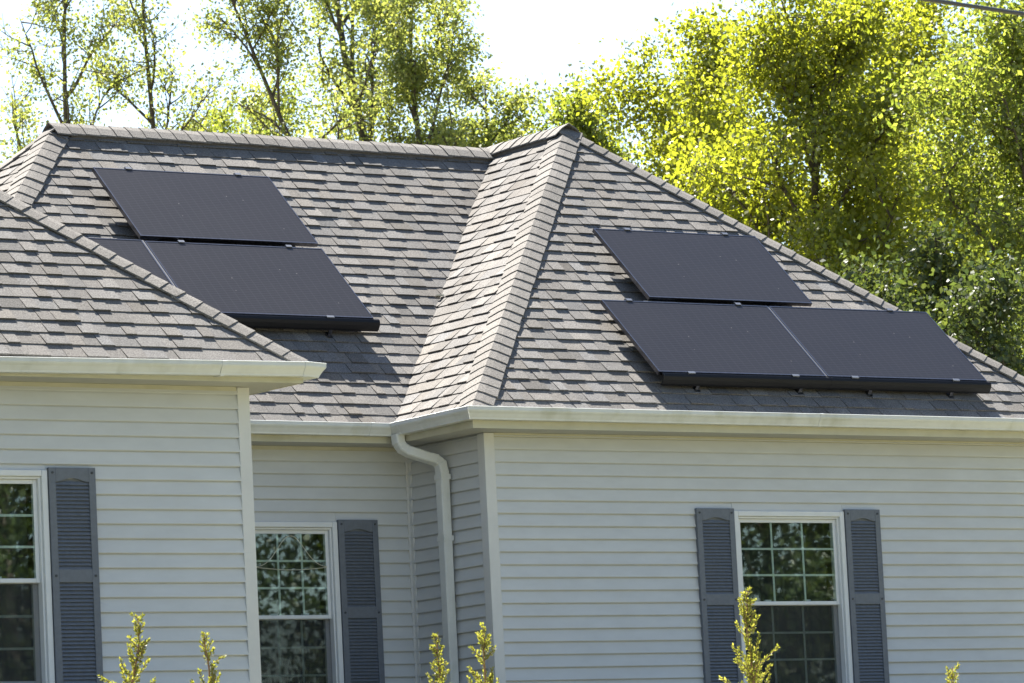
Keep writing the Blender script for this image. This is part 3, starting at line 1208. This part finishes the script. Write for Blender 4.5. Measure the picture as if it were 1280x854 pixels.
# stray bits on the roof: a chip of shingle in the valley, a curled tab on the hip
S = SL['right_side']
q = MB()
c = V(.705 * 1.95, D1 + .69 * 1.95, .69 * 1.95 * pM + .05)
pts = [(-.03, -.02), (.035, -.025), (.03, .02), (-.02, .025)]
q.prism([c + Vector((a, b, -.004)) for a, b in pts], [c + Vector((a, b, .006)) for a, b in pts])
o = q.build("litter_scrap", M_CREAM)
o["label"] = "small pale scrap lying in the roof valley"
o["category"] = "scrap"


# ------------------------------------------------------------------ trees
def leaves_mesh(pts, size, rg, elong=1.5, droop=.0, flat=0.0):
    """one folded, pointed face per leaf"""
    n = len(pts)
    d = rg.normal(size=(n, 3))
    d[:, 2] -= droop
    d /= np.linalg.norm(d, axis=1)[:, None]
    r = rg.normal(size=(n, 3))
    r[:, 2] *= (1 - flat)
    s = np.cross(d, r)
    s /= np.linalg.norm(s, axis=1)[:, None] + 1e-9
    nn = np.cross(d, s)
    L = size * rg.uniform(.6, 1.3, n)[:, None]
    wd = L / elong * .5
    P0 = pts
    P1 = pts + d * L * .45 + s * wd + nn * L * .08
    P2 = pts + d * L
    P3 = pts + d * L * .45 - s * wd + nn * L * .08
    return np.stack([P0, P1, P2, P3], 1).reshape(-1, 3)


def quads_object(name, vs, material, parent, origin):
    me = bpy.data.meshes.new(name)
    n = len(vs) // 4
    vs = vs - np.array(origin)
    me.vertices.add(4 * n)
    me.vertices.foreach_set("co", vs.astype(np.float32).ravel())
    me.loops.add(4 * n)
    me.loops.foreach_set("vertex_index", np.arange(4 * n, dtype=np.int32))
    me.polygons.add(n)
    me.polygons.foreach_set("loop_start", np.arange(0, 4 * n, 4, dtype=np.int32))
    me.update(calc_edges=True)
    me.materials.append(material)
    return link(name, me, parent, origin)


def tree(base, H, R, label, group, leaf, seed, n_leaf=20000, leaf_size=.10, crown0=.35, n_limb=12, r0=.12, lean=(0, 0), sigma=.16, up=.55, sub=7, twig=5, profile='round', trunk_frac=.92, name="tree", bare=0.0):
    rg = np.random.default_rng(seed)
    base = Vector((base[0], base[1], ground_z(base[0], base[1]) - .1))
    root = empty(name, base, label, "tree", group)
    n = 12
    tp = []
    wob = rg.normal(0, 1, (n + 1, 2)).cumsum(0) * H * .006
    Ht = H * trunk_frac
    for i in range(n + 1):
        t = i / n
        tp.append(base + Vector((lean[0] * t ** 1.3 + wob[i, 0], lean[1] * t ** 1.3 + wob[i, 1], Ht * t)))
    tr = [r0 * (1 - t) ** .75 + .012 for t in [i / n for i in range(n + 1)]]
    MB().tube(tp, tr, 8).build("trunk", M_BARK, root, smooth=True)
    nodes, wts = [], []

    def on(poly, t):
        x = t * (len(poly) - 1)
        i = min(int(x), len(poly) - 2)
        return poly[i].lerp(poly[i + 1], x - i)
    gold = 2.39996
    for k in range(n_limb):
        t = crown0 + (1 - crown0) * (k + rg.uniform(0, .8)) / n_limb
        t = min(t, .97)
        st = on(tp, t)
        az = k * gold + rg.uniform(-.4, .4)
        rel = (t - crown0) / (1 - crown0)
        if profile == 'round':
            L = R * (math.sqrt(max(.06, 1 - (rel * 1.02 - .25) ** 2 * 1.2))) * rg.uniform(.8, 1.1)
        else:
            L = R * (1 - .55 * rel) * rg.uniform(.65, 1.15)
        el = up + .45 * rel + rg.uniform(-.15, .15)
        d = Vector((math.cos(az) * math.cos(el), math.sin(az) * math.cos(el), math.sin(el)))
        lp = [st]
        m_ = 7
        for i in range(m_):
            d = (d + Vector(rg.normal(0, .11, 3)) + Vector((0, 0, .05))).normalized()
            lp.append(lp[-1] + d * L / m_)
        lr = max(.012, tr[min(n, int(t * n))] * .5)
        lb = MB()
        lb.tube(lp, [lr * (1 - i / m_) ** .8 + .006 for i in range(m_ + 1)], 6)
        for j in range(sub):
            ts = .25 + .72 * (j + rg.uniform(0, 1)) / sub
            sp = on(lp, ts)
            dd = (d * .5 + Vector(rg.normal(0, .75, 3)) + Vector((0, 0, .30))).normalized()
            Ls = L * rg.uniform(.25, .48)
            bp_ = [sp]
            for i in range(4):
                dd = (dd + Vector(rg.normal(0, .15, 3)) + Vector((0, 0, .05))).normalized()
                bp_.append(bp_[-1] + dd * Ls / 4)
            lb.tube(bp_, [lr * .42 * (1 - i / 4) + .004 for i in range(5)], 4)
            for q in range(twig):
                tt = .25 + .75 * (q + rg.uniform(0, 1)) / twig
                c0 = on(bp_, tt)
                dv = (dd * .4 + Vector(rg.normal(0, .8, 3))).normalized()
                c1 = c0 + dv * Ls * rg.uniform(.25, .5)
                lb.tube([c0, c1], [.006, .003], 3)
                if rg.uniform() >= bare:
                    w = rg.uniform(.35, 1.5)
                    for f in (.35, .7, 1.0):
                        nodes.append(c0.lerp(c1, f))
                        wts.append(w + .25)
        lb.build("limb", M_BARK, root, smooth=True)
    nodes = np.array(nodes)
    wts = np.array(wts)
    wts /= wts.sum()
    idx = rg.choice(len(nodes), n_leaf, p=wts)
    pts = nodes[idx] + rg.normal(0, sigma, (n_leaf, 3)) * np.array([1, 1, .75])
    cr = quads_object("crown", leaves_mesh(pts, leaf_size, rg, droop=.35), leaf, root, base + Vector((0, 0, H * .6)))
    return root


def foot(u, dist):
    """ground position under the line of sight through column u"""
    q = at(u, 250, dist)
    return (q.x, q.y)


def top_h(u, v, dist):
    q = at(u, v, dist)
    return q.z - ground_z(q.x, q.y) + .1


# sparse trees beyond the main ridge: (column, top row, distance, radius, leaves, label, extras)
LT = [
    (80, -190, 74, 2.6, 11500, "thin sparse tree with a dark upright trunk behind the end of the main ridge", dict(lean=(.25, 0), n_limb=16, up=.72)),
    (40, 50, 78, 1.5, 3400, "small wispy sapling beside the thin tree at the end of the main ridge", dict(n_limb=9, r0=.06)),
    (5, 100, 82, 1.4, 2400, "low wispy sapling by the sloping end of the main roof", dict(n_limb=8, r0=.05)),
    (204, -170, 76, 2.3, 9500, "slender sparse tree with a straight trunk, bare twigs and pale airy leaves", dict(n_limb=15, up=.66)),
    (185, 95, 84, 1.7, 7500, "low round yellowish bush tree at the foot of a slender sparse one", dict(n_limb=11, r0=.07, crown0=.4)),
    (268, 80, 86, 1.6, 8000, "yellow green bushy tree between two slender sparse trees", dict(n_limb=11, r0=.07, crown0=.4)),
    (330, 55, 80, 1.8, 8500, "bushy yellow green tree beside the leaning trunk", dict(n_limb=11, r0=.07, crown0=.4)),
    (640, -150, 73, 2.3, 11000, "sparse tree with a long trunk leaning away from the stout one", dict(lean=(-3.55, 2.42), n_limb=14, crown0=.66)),
    (455, -260, 75, 2.9, 16000, "taller open tree with a stout straight dark trunk", dict(r0=.17, n_limb=18, up=.75)),
    (520, -70, 72, 2.7, 20000, "broad spreading tree with many forked limbs and olive leaves", dict(r0=.14, n_limb=16, up=.6)),
    (600, 25, 74, 1.9, 12000, "olive spreading tree standing just beyond the roof valley top", dict(r0=.1, n_limb=12, up=.5)),
    (660, 85, 90, 1.7, 3000, "faint far tree with thin leaves in the gap of sky", dict(n_limb=8, r0=.06)),
    (400, 95, 92, 2.2, 8000, "low bushy tree far behind the leaning trunk", dict(n_limb=10, r0=.07, crown0=.35)),
    (115, 125, 95, 1.4, 1500, "far small thin tree low between two sparse ones", dict(n_limb=8, r0=.05, crown0=.35)),
]
for i, (u, v_, dist, R, nl, lab, ex) in enumerate(LT):
    kw = dict(n_leaf=nl, leaf_size=.07, crown0=.5, r0=.095, sigma=.15, profile='open', sub=8, twig=5, bare=.4)
    kw.update(ex)
    kw['n_leaf'] = int(nl * (.85 if i not in (4, 5, 6, 9, 10, 12) else 1.3))
    tree(foot(u, dist), top_h(u, v_, dist), R, lab, "airy trees beyond the main ridge", M_LEAF_LOCUST if i not in (4, 5, 6, 12) else M_LEAF_GREEN, 100 + i, **kw)

# dense trees beyond the right wing
RT = [
    (1015, 5, 66, 2.7, 42000, M_LEAF_MAPLE, "large bright yellow green maple with a full round crown", dict(r0=.16, n_limb=22, crown0=.30, sub=8, twig=6, sigma=.21)),
    (862, 58, 69, 2.3, 30000, M_LEAF_MAPLE, "mid sized yellow green tree leaning against the largest maple's crown", dict(r0=.12, n_limb=16, crown0=.3, sigma=.21)),
    (755, 84, 73, 1.8, 20000, M_LEAF_GREEN, "light green tree whose crown tapers down to the roof peak", dict(r0=.1, n_limb=13, crown0=.35)),
    (692, 118, 76, 1.2, 10000, M_LEAF_GREEN, "low green tree just behind the roof peak", dict(r0=.08, n_limb=10, crown0=.4)),
    (1110, 2, 71, 2.6, 28000, M_LEAF_MAPLE, "tall yellow green tree rising behind the largest maple", dict(r0=.14, n_limb=17, crown0=.3, sigma=.22)),
    (1258, 8, 64, 2.3, 20000, M_LEAF_GREEN, "golden tinged tree with dark forked trunks low in its crown", dict(r0=.15, n_limb=14, crown0=.56, sigma=.21)),
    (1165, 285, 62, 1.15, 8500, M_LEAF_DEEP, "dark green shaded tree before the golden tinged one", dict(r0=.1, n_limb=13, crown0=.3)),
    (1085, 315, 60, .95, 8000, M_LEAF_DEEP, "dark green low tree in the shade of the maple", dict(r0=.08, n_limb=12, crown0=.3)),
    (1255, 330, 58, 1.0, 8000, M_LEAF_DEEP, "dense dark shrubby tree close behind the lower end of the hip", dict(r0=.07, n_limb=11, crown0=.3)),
    (930, 50, 80, 2.0, 18000, M_LEAF_GREEN, "green tree in the second row, half hidden by the maple", dict(r0=.12, n_limb=13, crown0=.3)),
    (1185, 35, 84, 2.2, 22000, M_LEAF_GREEN, "sunlit green tree in the second row behind the dark shaded one", dict(r0=.14, n_limb=14, crown0=.25)),
    (1290, 50, 78, 2.2, 20000, M_LEAF_GREEN, "leafy tree in the second row behind the golden tinged one", dict(r0=.13, n_limb=13, crown0=.25)),
    (1040, 60, 90, 2.4, 18000, M_LEAF_GREEN, "far green tree filling the gap behind the tall yellow green one", dict(r0=.13, n_limb=13, crown0=.2)),
]
for i, (u, v_, dist, R, nl, lf, lab, ex) in enumerate(RT):
    kw = dict(leaf_size=.08, sigma=.2, profile='round')
    kw.update(ex)
    kw['n_leaf'] = int(nl * 1.55)
    tree(foot(u, dist), top_h(u, v_, dist), R, lab, "leafy trees beyond the right wing", lf, 300 + i, **kw)

# trees across the street: they stand behind the viewer and are mirrored in the windows
for i, (x, y, H, R) in enumerate([(8, -44, 15, 4.6), (15, -40, 16, 5.0), (21, -43, 15.5, 4.8), (28, -39, 16, 5.2), (35, -42, 15, 4.8), (42, -38, 16, 5.0), (2, -47, 15, 4.6)]):
    tree((x, y), H, R, "leafy street tree across the street, mirrored in the windows, out of the picture", "trees across the street", M_LEAF_DEEP, 500 + i, n_leaf=50000, leaf_size=.17, crown0=.12, r0=.2, n_limb=20, sigma=.5)


for i, (x, y) in enumerate([(-12.0, 3.5), (-12.6, -2.5)]):  # unseen trees, added to block the sky and darken the return wall
    tree((x, y), 14, 3.6, ("unseen tree added beside the far end of the house to block sky light", "unseen tree added by the front corner of the house to block sky light")[i], "unseen trees added to darken the side wall", M_LEAF_DEEP, 540 + i, n_leaf=24000, leaf_size=.24, crown0=.14, r0=.2, n_limb=18, sigma=.4)


# ------------------------------------------------------------------ young cedars in front of the house
def cedar(u, v_, dist, width, label, seed, gaps=(), lean=0.0):
    rg = np.random.default_rng(seed)
    tip = at(u, v_, dist)
    base = Vector((tip.x - lean, tip.y, ground_z(tip.x, tip.y) - .03))
    H = tip.z - base.z
    root = empty("young_cedar", base, label, "shrub", "young cedars before the house")
    n = 14
    sp = [base + Vector((lean * (i / n) ** 2 + .012 * math.sin(i * 1.1 + seed), .012 * math.sin(i * .8 + seed * 2), H * i / n)) for i in range(n + 1)]
    MB().tube(sp, [.016 * (1 - i / n) + .0025 for i in range(n + 1)], 6).build("stem", M_STEM, root, smooth=True)
    pts, dirs = [], []
    tw = MB()
    z = .12
    while z < H - .015:
        depth = H - z
        skip = any(a < depth < b_ for a, b_ in gaps)
        x = z / H * n
        i = min(int(x), n - 1)
        c = sp[i].lerp(sp[i + 1], x - i)
        az = rg.uniform(0, 2 * math.pi)
        L = width * (.35 + 1.5 * min(depth, .5) / .5) * rg.uniform(.55, 1.15)
        if not skip:
            el = rg.uniform(.55, 1.15)
            d = Vector((math.cos(az) * math.cos(el), math.sin(az) * math.cos(el), math.sin(el)))
            bl = [c]
            for k in range(4):
                d = (d + Vector((0, 0, .09)) + Vector(rg.normal(0, .1, 3))).normalized()
                bl.append(bl[-1] + d * L / 4)
            tw.tube(bl, [.0035, .003, .0025, .002, .0015], 4)
            m_ = max(14, int(L * 420))
            for k in range(m_):
                f = (k + rg.uniform(0, 1)) / m_
                ii = min(int(f * 4), 3)
                q = bl[ii].lerp(bl[ii + 1], f * 4 - ii)
                side = Vector(rg.normal(0, 1, 3)).normalized()
                pts.append(q + side * rg.uniform(0, .016) * (1.3 - f))
                dirs.append((d * 1.0 + side * .75).normalized())
        z += rg.uniform(.010, .026)
    tw.build("twigs", M_STEM, root)
    P = np.array(pts)
    D = np.array(dirs)
    nn = len(P)
    r = rg.normal(size=(nn, 3))
    s = np.cross(D, r)
    s /= np.linalg.norm(s, axis=1)[:, None]
    L = rg.uniform(.012, .026, nn)[:, None]
    wd = L * .26
    vs = np.stack([P, P + D * L * .5 + s * wd, P + D * L, P + D * L * .5 - s * wd], 1).reshape(-1, 3)
    quads_object("foliage", vs, M_LEAF_CEDAR, root, base + Vector((0, 0, H * .7)))


cedar(174, 769, 29.0, .12, "young cedar with a bent plume tip before the siding by the shutter edge", 1, lean=.10)
cedar(258, 792, 29.5, .115, "young cedar with a forked tip before the siding near the white corner post", 2, gaps=((.22, .34),))
cedar(547, 794, 29.5, .11, "young cedar tip standing just before the downspout", 3, gaps=((.17, .24),))
cedar(606, 784, 30.0, .135, "young cedar tip before the dark side wall beside the downspout", 4, gaps=((.24, .36),), lean=.05)
cedar(933, 739, 30.5, .13, "tall young cedar with two tufts on a bare stem before the window", 5, gaps=((.33, .44),))
cedar(1188, 834, 30.5, .13, "short young cedar tip below the plain siding beyond the window", 6)

# ------------------------------------------------------------------ overhead cable along the street, and its poles
A = at(1162, 0, 22.0)
B = at(1280, 18.5, 22.62)
d = (B - A)
d.z = 0
Lh = d.length
d.normalize()
slope = (B.z - A.z) / Lh
P0 = A - d * 14
P1 = A + d * 26
zA = A.z
pts = []
N = 60
for i in range(N + 1):
    s = -14 + 40 * i / N
    # shallow sag whose tangent at A follows the visible slope
    z = zA + slope * s + .006 * s * s
    q = A + d * s
    pts.append((q.x, q.y, z))
o = MB().tube(pts, [.011] * (N + 1), 8).build("overhead_cable", M_CABLE, None, smooth=True)
o["label"] = "dark overhead cable crossing the sky above the leafy trees"
o["category"] = "cable"
for k, e in enumerate((pts[0], pts[-1])):
    gz = ground_z(e[0], e[1]) - .2
    r = empty("utility_pole", (e[0], e[1], gz), "wooden utility pole that carries the cable, out of the picture", "pole", "utility poles along the street")
    MB().tube([(e[0], e[1], gz), (e[0], e[1], e[2] - .02), (e[0], e[1], e[2] + .9)], [.15, .12, .11], 12).build("post", M_POLE, r, smooth=True)
    MB().box((e[0] - .06, e[1] - 1.0, e[2] + .45), (e[0] + .06, e[1] + 1.0, e[2] + .58)).build("crossarm", M_POLE, r)
